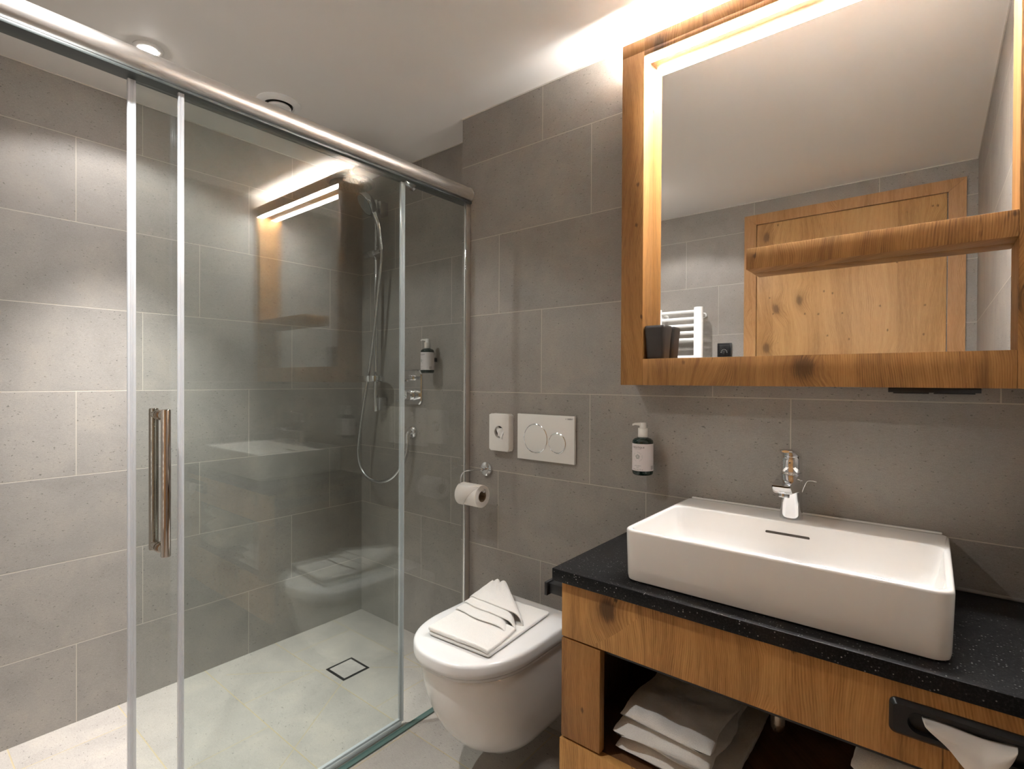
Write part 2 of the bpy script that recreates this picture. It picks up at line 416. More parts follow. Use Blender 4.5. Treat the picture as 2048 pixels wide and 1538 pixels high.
# ------------------------------------------------------------------ ceiling fittings
def ceiling_spot(x, y, label, wide, core, ang, cang):
    t = thing('ceiling_spotlight', label, 'lamp', (x, y, CEIL), 'recessed ceiling spotlights')
    bm = nb(); lathe(bm, (x, y, CEIL), [(.026, 0), (.042, -.0005), (.042, -.003), (.036, -.006), (.026, -.006), (.024, -.002)], 40, c0=False, c1=False); finish('bezel', bm, M['white_enamel'], t)
    bm = nb(); lathe(bm, (x, y, CEIL), [(.024, -.002), (.022, -.008), (.012, -.012), (.002, -.013)], 32); finish('lens', bm, M['lamp_lens'], t)
    for nm, pw, a, bl in (('beam', wide, ang, .25), ('beam_core', core, cang, 1.0)):
        ld = bpy.data.lights.new(nm, 'SPOT'); ld.energy = pw; ld.spot_size = R(a); ld.spot_blend = bl; ld.shadow_soft_size = .014; ld.color = LAMP_COL
        lo = bpy.data.objects.new(nm, ld); COL.objects.link(lo); lo.parent = t; lo.location = (0, 0, -.022)
    return t
ceiling_spot(.413, -.947, 'glowing recessed spotlight in the ceiling over the shower', SPOT_SHOWER, SPOT_SHOWER_CORE, 136, 68)
ceiling_spot(1.12, -1.30, 'recessed spotlight in the ceiling over the floor in front of the toilet', SPOT_ROOM, SPOT_ROOM_CORE, 136, 84)
vx, vy = .42, -.525
t = thing('ceiling_vent', 'round white exhaust valve in the ceiling behind the shower rail', 'vent', (vx, vy, CEIL))
bm = nb(); lathe(bm, (vx, vy, CEIL), [(.050, 0), (.078, 0), (.078, -.004), (.070, -.012), (.056, -.015), (.050, -.010)], 48, c0=False, c1=False); finish('outer_ring', bm, M['white_enamel'], t)
bm = nb(); lathe(bm, (vx, vy, CEIL), [(.049, 0), (.049, -.001)], 32); finish('throat', bm, M['gap'], t)
bm = nb(); lathe(bm, (vx, vy, CEIL), [(.008, 0), (.008, -.012), (.040, -.013), (.044, -.018), (.040, -.024), (.02, -.027)], 40); finish('valve_disc', bm, M['white_enamel'], t)

# ------------------------------------------------------------------ shower glass
GX = .930    # fixed pane
DX = .905    # sliding door
PT = .006
Y_FIX, Y_D0, Y_D1 = -1.026, -1.124, -.327
scr = thing('shower_screen', 'fixed clear glass shower pane with rounded aluminium top rail beside the toilet', 'shower screen', (GX, -.5, 0))
bm = nb(); box(bm, GX-PT/2, GX+PT/2, Y_FIX, -.032, .006, 1.923); finish('glass_pane', bm, M['glass'], scr)
bm = nb()
n = 14
prof = [(.918 + .029*math.sin(math.pi*i/n), 1.9615 + .0305*math.cos(math.pi*i/n)) for i in range(n+1)]
prof += [(.908, 1.931), (.908, 1.992)]
loft(bm, [[Vector((px, yy, pz)) for px, pz in prof] for yy in (D+.001, -.006)])
rail = finish('top_rail', bm, M['alu'], scr, angle=30)
bm = nb()
prof2 = [(.918 + .030*math.sin(math.pi*i/n), 1.9615 + .0315*math.cos(math.pi*i/n)) for i in range(n+1)] + [(.907, 1.930), (.907, 1.993)]
loft(bm, [[Vector((px, yy, pz)) for px, pz in prof2] for yy in (-.0065, -.0005)]); finish('end_cap', bm, M['alu'], rail, angle=30)
bm = nb(); box(bm, .892, .941, D+.002, -.007, 1.9235, 1.931, .001); box(bm, .888, .908, D+.002, -.007, 1.931, 1.985, .001); finish('guide_track', bm, M['alu_dark'], scr, label='dark underside track of the rail')
bm = nb(); box(bm, .921, .9285, -.030, -.0005, .004, 1.9235, .001); finish('wall_profile', bm, M['alu'], scr)
bm = nb(); box(bm, .9288, .9335, -.0335, -.0285, .004, 1.9235, .001); finish('profile_cover', bm, M['chrome'], scr, label='chrome cover strip')
def vseal(bm, x, y0, y1, z0, z1):
    w_ = (y1-y0)
    box(bm, x-.0045, x+.0045, y0, y0+w_*.36, z0, z1, .0012); box(bm, x-.0038, x+.0038, y0+w_*.36, y0+w_*.60, z0, z1, .0004); box(bm, x-.0045, x+.0045, y0+w_*.60, y1, z0, z1, .0012)
bm = nb(); vseal(bm, GX, -1.0355, -1.0225, .008, 1.922); finish('edge_seal', bm, M['seal'], scr)
bm = nb(); box(bm, GX-.006, GX+.016, Y_FIX, -.034, .0005, .006, .001); finish('floor_strip', bm, M['glass_edge'], scr)
bm = nb(); cyl(bm, (.911, -.300, 1.930), (.9265, -.300, 1.930), .024, n=32, bev=.003); finish('pane_clamp', bm, M['chrome_soft'], scr)

dr = thing('sliding_shower_door', 'clear glass sliding shower door with chrome bar handle, slid open behind the fixed pane', 'shower door', (DX, -.74, 0))
bm = nb(); box(bm, DX-PT/2, DX+PT/2, Y_D0, Y_D1, .014, 1.923); finish('glass_pane', bm, M['glass'], dr)
bm = nb(); vseal(bm, DX, -1.1315, -1.115, .012, 1.922); finish('edge_seal', bm, M['seal'], dr)
bm = nb(); vseal(bm, DX, -.334, -.315, .012, 1.922); finish('edge_seal', bm, M['seal'], dr)
bm = nb(); box(bm, DX-.009, DX+.009, Y_D0, Y_D1, .0015, .018, .002); box(bm, DX-.006, DX+.006, Y_D0, Y_D1, .018, .026, .002); finish('bottom_seal', bm, M['seal'], dr)
HY = -1.066
def handle_bar(bm, x):
    cyl(bm, (x, HY, .800), (x, HY, 1.152), .0105, n=24, bev=.003)
for nm, x in (('handle_bar', DX+.042), ('handle_bar', DX-.042)):
    bm = nb(); handle_bar(bm, x)
    sg = 1 if x > DX else -1
    for hz in (.815, 1.137):
        cyl(bm, (DX+sg*PT/2, HY, hz), (x, HY, hz), .0092, n=20)
        cyl(bm, (DX+sg*PT/2, HY, hz), (DX+sg*(PT/2+.006), HY, hz), .0125, n=24, bev=.0015)
    finish('door_handle', bm, M['nickel'], dr, label='polished bar handle')

# ------------------------------------------------------------------ floor drain
t = thing('floor_drain', 'square tiled shower drain with black frame in the shower floor', 'drain', (.446, -.236, 0))
dx0, dx1, dy0, dy1 = .381, .512, -.299, -.173
bm = nb()
for a in ((dx0, dx1, dy0, dy0+.009), (dx0, dx1, dy1-.009, dy1), (dx0, dx0+.009, dy0+.009, dy1-.009), (dx1-.009, dx1, dy0+.009, dy1-.009)): box(bm, *a, -.004, .0012)
finish('frame', bm, M['black_matt'], t)
bm = nb()
a, b, c, d = dx0+.009, dx1-.009, dy0+.009, dy1-.009
box(bm, a, b, c, c+.002, -.004, .0018); box(bm, a, b, d-.002, d, -.004, .0018); box(bm, a, a+.002, c, d, -.004, .0018); box(bm, b-.002, b, c, d, -.004, .0018)
finish('steel_rim', bm, M['chrome_soft'], t)
bm = nb(); box(bm, a+.002, b-.002, c+.002, d-.002, -.004, .0012); finish('tile_cover', bm, tile_mat('drain_tile', 'x', 0, 0, 'y', -.45, albedo=(.39, .355, .33), gw=.0001), t)

# ------------------------------------------------------------------ shower fittings
NY = NICHE_Y
hx, hy, hz = .415, -.205, 2.062
t = thing('rain_shower_head', 'large round chrome overhead shower on an arm above the hand shower', 'shower head', (hx, hy, hz))
bm = nb(); lathe(bm, (hx, hy, hz), [(.090, 0), (.098, .004), (.100, .010), (.096, .018), (.070, .028), (.030, .036), (.016, .044)], 48); finish('head', bm, M['chrome_soft'], t)
bm = nb(); lathe(bm, (hx, hy, hz), [(.088, .0005), (.088, -.0015)], 48)
for rr, k in ((.015, 6), (.033, 12), (.051, 20), (.068, 28), (.081, 34)):
    for i in range(k):
        an = 2*math.pi*(i+.5*(k % 4 > 1))/k; px, py = hx+rr*math.cos(an), hy+rr*math.sin(an)
        cyl(bm, (px, py, hz-.0015), (px, py, hz-.005), .0024, .0014, n=8)
finish('nozzle_plate', bm, plain('grey_nozzle_plate', (.30, .31, .31), .35, .6), t)
bm = nb(); tube(bm, catmull([(hx, NY-.001, hz+.10), (hx, NY-.05, hz+.10), (hx, hy+.10, hz+.098), (hx, hy+.03, hz+.092), (hx, hy, hz+.07), (hx, hy, hz+.040)], 8), .0115, 16)
lathe(bm, (hx, NY, hz+.10), [(.028, .001), (.028, .006), (.014, .014)], 32, axis='y'); finish('arm', bm, M['chrome'], t)

rx, ry = .185, .096
t = thing('shower_riser_rail', 'slim vertical chrome shower rail with sliding holder and soap dish on the niche wall', 'shower rail', (rx, ry, 1.06))
bm = nb(); cyl(bm, (rx, ry, 1.066), (rx, ry, 2.128), .0105, n=20, bev=.003); finish('rod', bm, M['chrome'], t)
for bz in (2.085, 1.105):
    bm = nb(); box(bm, rx-.013, rx+.036, ry-.004, NY-.0005, bz-.034, bz+.034, .006); finish('wall_bracket', bm, M['chrome_soft'], t)
bm = nb(); cyl(bm, (rx-.055, ry-.028, 1.852), (rx+.030, ry-.028, 1.852), .0155, n=24, bev=.003); cyl(bm, (rx-.012, ry-.028, 1.852), (rx-.010, ry-.028, 1.852), .0162, n=24)
box(bm, rx-.016, rx+.016, ry-.032, ry+.016, 1.834, 1.870, .006); cyl(bm, (rx+.020, ry-.028, 1.852), (rx+.0655, ry-.026, 1.858), .0125, .010, n=20); finish('slider_holder', bm, M['chrome'], t)
bm = nb()
ro = [Vector((rx+.020 + .075*math.cos(2*math.pi*i/40), ry-.040+.052*math.sin(2*math.pi*i/40), 0)) for i in range(40)]
def rr_(s, z): return [Vector((rx+.020+(p.x-rx-.020)*s, ry-.040+(p.y-ry+.040)*s, z)) for p in ro]
loft(bm, [rr_(.90, 1.215), rr_(.97, 1.218), rr_(1, 1.226), rr_(1, 1.245), rr_(.95, 1.245), rr_(.94, 1.225), rr_(.85, 1.221)]); finish('soap_dish', bm, M['chrome'], t)

t = thing('hand_shower', 'chrome hand shower with curved handle and long hose hanging in a loop', 'hand shower', (.258, .07, 1.88))
c = Vector((.215, .010, 2.078)); nrm = Vector((-.28, -.74, -.58)).normalized(); u, v = frame_of(nrm)
bm = nb(); loft(bm, [ring(c+nrm*h, u, v, r, r, 40) for r, h in ((.018, -.040), (.040, -.034), (.056, -.022), (.062, -.010), (.0625, .000), (.059, .006))]); finish('head', bm, M['chrome_soft'], t)
bm = nb(); loft(bm, [ring(c+nrm*h, u, v, r, r, 40) for r, h in ((.050, .006), (.050, .0078), (.046, .0085))]); finish('spray_face', bm, plain('grey_spray_face', (.28, .29, .29), .4), t)
bm = nb(); tube(bm, catmull([c-nrm*.030+Vector((.008, .006, -.020)), (.247, .044, 2.030), (.252, .060, 1.985), (.255, .068, 1.934), (.260, .072, 1.885), (.262, .073, 1.860)], 8), .012, 16, rfun=lambda s: .0165-.0060*s); finish('handle', bm, M['chrome'], t)
bm = nb()
hose = [(.262, .073, 1.862), (.256, .075, 1.814), (.240, .073, 1.694), (.218, .066, 1.497), (.180, .060, 1.274), (.143, .050, 1.074), (.117, .045, .921), (.113, .045, .840), (.136, .048, .776), (.196, .052, .735), (.277, .058, .727), (.350, .070, .755), (.396, .088, .812), (.414, .104, .870), (.417, .110, .925)]
tube(bm, catmull(hose, 10), .0082, 12); finish('hose', bm, M['chrome_soft'], t)

t = thing('shower_mixer', 'rounded chrome wall plate mixer with two controls below the shower soap bottle', 'mixer tap', (.412, NY, 1.185))
def rr_y(x0, x1, z0, z1, r, y): return xz(rrect(x0, x1, z0, z1, r, 0), y)
bm = nb(); loft(bm, [rr_y(.343, .483, 1.105, 1.275, .030, NY-.0005), rr_y(.343, .483, 1.105, 1.275, .030, NY-.006), rr_y(.347, .479, 1.109, 1.271, .027, NY-.010)]); finish('plate', bm, M['chrome'], t)
bm = nb(); cyl(bm, (.413, NY-.010, 1.236), (.413, NY-.030, 1.236), .015, n=24, bev=.003); tube(bm, [(.372, NY-.034, 1.236), (.390, NY-.036, 1.236), (.434, NY-.036, 1.236), (.454, NY-.034, 1.236)], .0075, 12); finish('diverter_knob', bm, M['chrome'], t)
bm = nb(); cyl(bm, (.413, NY-.010, 1.153), (.413, NY-.058, 1.153), .027, .024, n=32, bev=.004); tube(bm, [(.413, NY-.050, 1.153), (.418, NY-.066, 1.147), (.424, NY-.100, 1.128)], .0085, 12, sq=.7); finish('lever', bm, M['chrome'], t)

t = thing('shower_hose_outlet', 'round chrome wall elbow where the shower hose connects', 'hose outlet', (.417, NY, .975))
bm = nb(); lathe(bm, (.417, NY, .975), [(.030, .0005), (.030, .006), (.026, .014), (.020, .018)], 32, axis='y'); finish('rosette', bm, M['chrome_soft'], t)
bm = nb(); tube(bm, catmull([(.417, NY-.012, .975), (.417, NY-.026, .974), (.417, NY-.034, .960), (.417, NY-.034, .925)], 8), .0125, 16); finish('elbow', bm, M['chrome'], t)

# ------------------------------------------------------------------ soap bottles
def soap_bottle(x, y, z, wall_y, label, turn=0.0):
    t = thing('soap_dispenser', label, 'soap dispenser', (x, y, z), 'wall mounted soap bottles')
    r = .0305
    bm = nb(); lathe(bm, (x, y, z), [(.024, 0), (.0285, .002), (r, .007), (r, .098), (.0295, .103), (.024, .108), (.0125, .112), (.0120, .118)], 48); finish('bottle', bm, M['bottle'], t, angle=50)
    bm = nb(); box(bm, x-.006, x+.004, y+r-.004, wall_y-.0005, z+.052, z+.070, .001); finish('wall_holder', bm, M['black'], t)
    bm = nb()
    lathe(bm, (x, y, z), [(.0135, .112), (.0142, .113), (.0142, .139), (.0105, .140), (.0102, .141), (.0102, .154), (.0092, .1555)], 32)
    dxn, dyn = -.80, -.60
    loft(bm, [[Vector((x, y, z)) + Vector((dxn, dyn, 0))*a + Vector((-dyn, dxn, 0))*(b*ww) + Vector((0, 0, h + dz)) for b, dz in ((1, hh), (1, -hh), (-1, -hh), (-1, hh))]
              for a, ww, hh, h in ((-.006, .008, .0045, .1505), (.010, .007, .0042, .1508), (.024, .0042, .0030, .1515), (.031, .0032, .0024, .1488))])
    finish('pump', bm, M['white_plastic'], t)
    rl = r+.0004
    fa = R(-90+turn)
    def onr(a, zz, rr=rl): return Vector((x+rr*math.cos(a), y+rr*math.sin(a), z+zz))
    bm = nb(); N = 56
    for i in range(N):
        a0, a1 = fa-R(168)+R(336)*i/N, fa-R(168)+R(336)*(i+1)/N
        bm.faces.new([bm.verts.new(q) for q in (onr(a0, .014), onr(a1, .014), onr(a1, .094), onr(a0, .094))])
    bmesh.ops.remove_doubles(bm, verts=bm.verts, dist=1e-5)
    lab = finish('label_sticker', bm, M['label'], t)
    bm = nb()
    def pl(cx, cz): return lambda px, py: onr(fa + (px+cx)/r, cz+py, rl+.0003)
    text_mesh(bm, "’S BOUTIQUE", .0068, pl(0, .0835), 0, bold=.00006)
    text_mesh(bm, "NATURAL COSMETICS", .0022, pl(0, .0788), 0)
    text_mesh(bm, "HAIR & BODY", .0034, pl(0, .0295), 0)
    text_mesh(bm, "WASH", .0030, pl(0, .0250), 0)
    text_mesh(bm, "240 ml  8.1 fl. oz", .0048, pl(0, .0185), 0)
    ring_txt = "PURE NATURE  SOFT CARE  "
    for i, ch in enumerate(ring_txt):
        an = R(90 - 360*i/len(ring_txt)); ca, sa = math.cos(an-R(90)), math.sin(an-R(90)); ox, oz = .0135*math.cos(an), .0135*math.sin(an)
        if ch != ' ': text_mesh(bm, ch, .0030, lambda px, py, ca=ca, sa=sa, ox=ox, oz=oz: onr(fa+(ox+px*ca-py*sa)/r, .056+oz+px*sa+py*ca, rl+.0003), 0)
    finish('lettering', bm, M['ink'], lab)
    bm = nb()     # little flower emblem of five ring petals
    for k in range(5):
        an = R(90+72*k); ox, oz = .0046*math.cos(an), .0046*math.sin(an); m_ = 14
        for i in range(m_):
            q = []
            for rr, j in ((.0026, i), (.0026, i+1), (.0017, i+1), (.0017, i)):
                b_ = 2*math.pi*j/m_; q.append(bm.verts.new(onr(fa+(ox+rr*math.cos(b_))/r, .056+oz+rr*math.sin(b_), rl+.0003)))
            f = bm.faces.new(q)
    finish('emblem', bm, M['ink_green'], lab, label='green flower emblem')
    bm = nb()
    for k in range(9):                                              # edge of the printed code on the side of the label
        a_ = fa+R(78)+.0012*k/r
        if k % 2 == 0:
            f = bm.faces.new([bm.verts.new(onr(aa, zz, rl+.0003)) for aa, zz in ((a_, .018), (a_+.0009/r, .018), (a_+.0009/r, .030), (a_, .030))])
    finish('barcode', bm, M['ink'], lab)
    return t
soap_bottle(1.691, -.052, .945, 0, 'dark green soap bottle with white pump on the wall left of the washbasin', -4)
soap_bottle(.578, .088, 1.257, NY, 'dark soap bottle with white pump on the shower wall beside the mixer', -14)

# ------------------------------------------------------------------ toilet wall
t = thing('flush_plate', 'white rectangular flush plate with two round chrome ringed buttons', 'flush plate', (1.303, 0, 1.022))
bm = nb(); box(bm, 1.180, 1.426, -.012, -.0005, .940, 1.104, .0018); finish('plate', bm, M['white_plastic'], t)
for nm, cx, cz, r in (('large_button', 1.263, 1.018, .0520), ('small_button', 1.356, 1.008, .0355)):
    bm = nb(); lathe(bm, (cx, -.0121, cz), [(r-.003, .0), (r-.003, .0012), (r-.0045, .0018)], 56, axis='y'); b_ = finish(nm, bm, M['white_plastic'], t)
    bm = nb(); lathe(bm, (cx, -.0121, cz), [(r+.0008, 0), (r+.0004, .0018), (r-.001, .0026), (r-.0024, .0022), (r-.0032, .0)], 56, axis='y', c0=False, c1=False); finish('chrome_ring', bm, M['chrome'], b_)
bm = nb(); text_mesh(bm, "GEBERIT", .0062, lambda px, py: Vector((1.4085+px, -.0124, 1.0935+py)), 0, bold=.00012)
box(bm, 1.391-.0012, 1.391+.0012, -.0125, -.0121, 1.0925, 1.0945); finish('lettering', bm, M['ink'], t)

t = thing('hygiene_bag_dispenser', 'small white hygiene bag box on the wall left of the flush plate', 'bag dispenser', (1.105, 0, 1.03))
bx0, bx1, bz0, bz1, by = 1.057, 1.153, .961, 1.100, -.030
bm = nb()
# box with a round hole in its front face
hcx, hcz, hr = 1.106, 1.032, .0225
N = 48
outer = []
for i in range(N):
    a = 2*math.pi*i/N; dx_, dz_ = math.cos(a), math.sin(a)
    s = min((bx1-hcx if dx_ > 0 else hcx-bx0)/max(abs(dx_), 1e-6), (bz1-hcz if dz_ > 0 else hcz-bz0)/max(abs(dz_), 1e-6))
    outer.append((hcx+dx_*s, hcz+dz_*s))
def sq(ins, y): return [Vector((min(max(px, bx0+ins), bx1-ins), y, min(max(pz, bz0+ins), bz1-ins))) for px, pz in outer]
def hole(y, r): return [Vector((hcx+r*math.cos(2*math.pi*i/N), y, hcz+r*math.sin(2*math.pi*i/N))) for i in range(N)]
loft(bm, [sq(0, -.0005), sq(0, by+.002), sq(.0006, by+.0006), sq(.002, by), hole(by, hr+.001), hole(by+.001, hr), hole(by+.012, hr)], True, True)
bm.faces.ensure_lookup_table(); bm.faces[-1].material_index = 1
finish('box', bm, [M['white_plastic'], M['gap']], t, angle=30)
bm = nb(); N = 20; g = []
for j in range(13):
    q = j/12; row = []
    for i in range(N+1):
        s = i/N*2-1
        wd = .0212*(1-.42*q**1.4)
        row.append(bm.verts.new((hcx + .002 + wd*s + .003*q, by + .010 - .013*math.sin(min(1, q*1.3)*1.57) - .0035*math.cos(s*5.5+q*2) + .004*s*s, hcz + .0145 - .007*s - .033*q + .0025*math.sin(s*7+q*3))))
    g.append(row)
for j in range(12):
    for i in range(N): bm.faces.new((g[j][i], g[j][i+1], g[j+1][i+1], g[j+1][i]))
ob = finish('bag_tip', bm, M['bag'], t, angle=25); 
sm = ob.modifiers.new('thick', 'SOLIDIFY'); sm.thickness = .0004

t = thing('toilet_roll_holder', 'chrome toilet roll holder with round rosette and bent wire arm', 'toilet roll holder', (1.022, 0, .882))
bm = nb(); lathe(bm, (1.022, 0, .882), [(.027, .0005), (.0275, .006), (.026, .009), (.018, .0115), (.012, .012)], 40, axis='y'); finish('rosette', bm, M['chrome'], t)
bm = nb(); RX0, RX1, RYc, RZc, RR = .988, 1.088, -.100, .800, .041
wire = [(1.022, -.008, .882), (1.020, -.060, .884), (1.012, -.094, .886), (.994, -.100, .880), (.980, -.101, .862), (.977, -.101, .835), (.978, -.101, .822), (.990, -.101, .8175), (1.04, -.101, .8175), (1.088, -.101, .8175), (1.097, -.101, .8185), (1.100, -.101, .829)]
tube(bm, catmull(wire, 8), .0028, 10); cyl(bm, (1.022, -.008, .882), (1.021, -.034, .8825), .0065, n=16, bev=.0015); finish('wire_arm', bm, M['chrome'], t)
t = thing('toilet_roll', 'white toilet paper roll hanging on the chrome wire holder', 'toilet paper', (1.038, RYc, RZc-RR))
bm = nb(); N = 56
def rg(x, r): return [Vector((x, RYc+r*math.cos(2*math.pi*i/N), RZc+r*math.sin(2*math.pi*i/N))) for i in range(N)]
loft(bm, [rg(RX0, .0205), rg(RX0, RR-.001), rg(RX0+.001, RR), rg(RX1-.001, RR), rg(RX1, RR-.001), rg(RX1, .0205)], False, False); finish('paper', bm, M['paper'], t)
bm = nb(); loft(bm, [rg(RX1-.0002, .0206), rg(RX0+.0002, .0206), rg(RX0+.0002, .0192), rg(RX1-.0002, .0192), rg(RX1-.0002, .0206)], False, False); finish('cardboard_core', bm, M['paper_core'], t)
bm = nb()   # folded loose end: a pointed flap on the roll's front
fl = []
for i in range(13):
    a = R(118 + 10.5*i); s = i/12
    fl.append(((RYc+(RR+.0010)*math.cos(a), RZc+(RR+.0010)*math.sin(a)), s))
va = [bm.verts.new((RX0-.0005, *q)) for q, s in fl]; vb = [bm.verts.new((RX1-.001-.080*max(0, s-.05), *q)) for q, s in fl]
for i in range(12): bm.faces.new((va[i], vb[i], vb[i+1], va[i+1]))
ob = finish('folded_end', bm, M['paper'], t); sm = ob.modifiers.new('thick', 'SOLIDIFY'); sm.thickness = .0012; sm.offset = 1

# ------------------------------------------------------------------ toilet
TX = 1.302
def dshape(hw, yf, yb, z, n=40, p=2.3, rb=.03):
    """outline from the back right round the front to the back left"""
    pts = []; ym = yf + min(hw*1.25, (yb-yf)*.62)
    for i in range(5):
        a = R(90*i/4); pts.append(Vector((TX+hw-rb+rb*math.sin(R(90)*i/4), yb-rb+rb*math.cos(R(90)*i/4), z)))
    for i in range(1, 7): pts.append(Vector((TX+hw, yb-rb + (ym-(yb-rb))*i/7, z)))
    for i in range(n+1):
        a = math.pi*i/n; c_, s_ = math.cos(a), math.sin(a)
        pts.append(Vector((TX + hw*math.copysign(abs(c_)**(2/p), c_), ym-(ym-yf)*abs(s_)**(2/p), z)))
    for i in range(6, 0, -1): pts.append(Vector((TX-hw, yb-rb + (ym-(yb-rb))*i/7, z)))
    for i in range(4, -1, -1): pts.append(Vector((TX-hw+rb-rb*math.sin(R(90)*i/4), yb-rb+rb*math.cos(R(90)*i/4), z)))
    return pts
t = thing('toilet', 'white wall hung toilet with closed lid between shower glass and vanity', 'toilet', (TX, 0, .1))
bm = nb()
lv = [(.060, -.25, .103), (.085, -.29, .105), (.108, -.335, .112), (.125, -.380, .130), (.139, -.420, .160), (.150, -.453, .200), (.160, -.483, .255), (.168, -.506, .315), (.172, -.518, .370), (.1735, -.521, .399), (.1715, -.519, .405), (.160, -.508, .4065)]
loft(bm, [dshape(hw, yf, -.0008, z, rb=.012, p=2.3) for hw, yf, z in lv]); finish('bowl', bm, M['ceramic'], t, angle=60)
bm = nb()
loft(bm, [dshape(.164, -.512, -.078, .4070), dshape(.164, -.512, -.078, .4150), dshape(.182, -.537, -.074, .4158), dshape(.183, -.538, -.074, .4225), dshape(.181, -.536, -.075, .4240), dshape(.174, -.528, -.078, .4242)]); finish('seat', bm, M['lid'], t, angle=35)
bm = nb()
loft(bm, [dshape(.174, -.528, -.078, .4243), dshape(.1845, -.542, -.073, .4262), dshape(.1862, -.5445, -.072, .4285), dshape(.1868, -.5455, -.0715, .440), dshape(.1867, -.5454, -.0715, .4560), dshape(.1858, -.5444, -.0722, .4610), dshape(.1835, -.5418, -.0742, .4643), dshape(.1800, -.5380, -.0775, .4659), dshape(.1720, -.5290, -.0850, .4667), dshape(.1600, -.5160, -.0950, .4670), dshape(.10, -.44, -.15, .46715), dshape(.03, -.33, -.25, .4672, rb=.01)]); finish('lid', bm, M['lid'], t, angle=50)
bm = nb(); cyl(bm, (TX-.11, -.062, .432), (TX+.11, -.062, .432), .009, n=16); box(bm, TX-.11, TX-.075, -.066, -.04, .4135, .432, .003); box(bm, TX+.075, TX+.11, -.066, -.04, .4135, .432, .003); finish('hinge', bm, M['chrome_soft'], t)

# hand towel folded in pleats on the lid
C00, C10, C11, C01 = Vector((1.207, -.470)), Vector((1.436, -.456)), Vector((1.412, -.130)), Vector((1.165, -.140))
def tp(u_, v_, h):
    q = (C00*(1-u_)+C10*u_)*(1-v_) + (C01*(1-u_)+C11*u_)*v_
    return Vector((q.x, q.y, LID_Z+.0008+h))
def sheet(fn, nu, nv, thick, name, parent=None):
    bm = nb(); g = [[bm.verts.new(fn(i/nu, j/nv)) for i in range(nu+1)] for j in range(nv+1)]
    for j in range(nv):
        for i in range(nu): bm.faces.new((g[j][i], g[j][i+1], g[j+1][i+1], g[j+1][i]))
    ob = finish(name, bm, M['towel'], parent, angle=80)
    s_ = ob.modifiers.new('thick', 'SOLIDIFY'); s_.thickness = thick; s_.offset = 0
    b_ = ob.modifiers.new('soft', 'SUBSURF'); b_.levels = 1; b_.render_levels = 2
    return ob
def wob(a, b, k=1.0): return noise.noise(Vector((a*9.1*k, b*7.3*k, 3.3*k)))
tw = thing('hand_towel', 'small white hand towel folded in pleats on the toilet lid', 'towel', (1.31, -.3, LID_Z))
sheet(lambda u_, v_: tp(u_, v_, .0076+.0008*wob(u_, v_)), 16, 24, .0125, 'bottom_layer', tw)
def front_fn(u_, v_):            # front flap, doubled back over the bottom layer
    h = .0222 + .0012*wob(u_, v_) - .0018*math.exp(-((u_-.5)/.03)**2)*(1-v_)
    d = max(0, (u_-.80)/.20); h -= .0058*d**3
    return tp(.004+u_*(.985-.05*v_*v_), -.006+.47*v_, h)
sheet(front_fn, 24, 18, .0135, 'front_flap', tw)
def pleat(name, vl, vr, ur, h0, hap, sh):
    def fn(u_, v_):
        fr_u = ur*u_; fr_v = vl+(vr-vl)*u_ - .020*math.sin(math.pi*u_) + .006*math.sin(u_*11+sh)
        ap_u = .05+.26*u_; ap_v = .985+.03*u_ + .012*math.sin(u_*15+sh)
        e = v_**1.05
        pu, pv = fr_u+(ap_u-fr_u)*e, fr_v+(ap_v-fr_v)*e
        d = max(0, (u_-.78)/.22)
        h = h0+(hap-h0)*v_**1.3 + .0014*wob(u_+sh, v_) + .004*v_*v_*math.sin(u_*17+sh)
        h -= (h0-.012)*(d**2.4)*(1-.35*v_)
        l_ = max(0, 1-u_/.08); h -= .35*(h0-.012)*l_*l_*(1-v_)
        pu -= .040*d**3*(1-v_)
        return tp(pu, pv, h)
    sheet(fn, 30, 26, .0058, name, tw)
pleat('pleat', .39, .335, .975, .0345, .048, 0.0)
pleat('pleat', .51, .455, .985, .0420, .055, 1.7)
pleat('pleat', .62, .570, .990, .0495, .062, 3.1)

# ------------------------------------------------------------------ vanity
VX0, VX1, VY = 1.664, W_R-.001, -.446
CY = -.462
v = thing('vanity_cabinet', 'wall hung rustic oak vanity cabinet with open towel niche', 'cabinet', (2.09, 0, .2))
bm = nb(); box(bm, VX0, VX1, VY, VY+.020, .602, .7365, .0012); finish('drawer_front', bm, M['wood'], v)
bm = nb(); box(bm, VX0, 1.770, VY, VY+.022, .357, .5975, .0012); finish('front_stile', bm, M['wood_frame'], v)
bm = nb(); box(bm, 2.450, VX1, VY, VY+.022, .357, .5975, .0012); finish('front_stile', bm, M['wood_frame'], v)
bm = nb(); box(bm, VX0-.003, VX1, VY-.003, VY+.020, .190, .3515, .0012); finish('lower_front', bm, M['wood'], v)
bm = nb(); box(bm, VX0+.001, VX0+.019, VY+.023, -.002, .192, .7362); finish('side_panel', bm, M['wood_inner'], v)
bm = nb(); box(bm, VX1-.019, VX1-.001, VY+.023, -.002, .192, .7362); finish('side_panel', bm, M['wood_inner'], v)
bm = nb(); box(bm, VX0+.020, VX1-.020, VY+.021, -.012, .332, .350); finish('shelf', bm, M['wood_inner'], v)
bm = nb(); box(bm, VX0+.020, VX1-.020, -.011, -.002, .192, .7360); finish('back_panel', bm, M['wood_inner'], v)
bm = nb(); box(bm, VX0+.020, VX1-.020, VY+.023, VY+.040, .585, .600); finish('drawer_rail', bm, M['black_matt'], v)

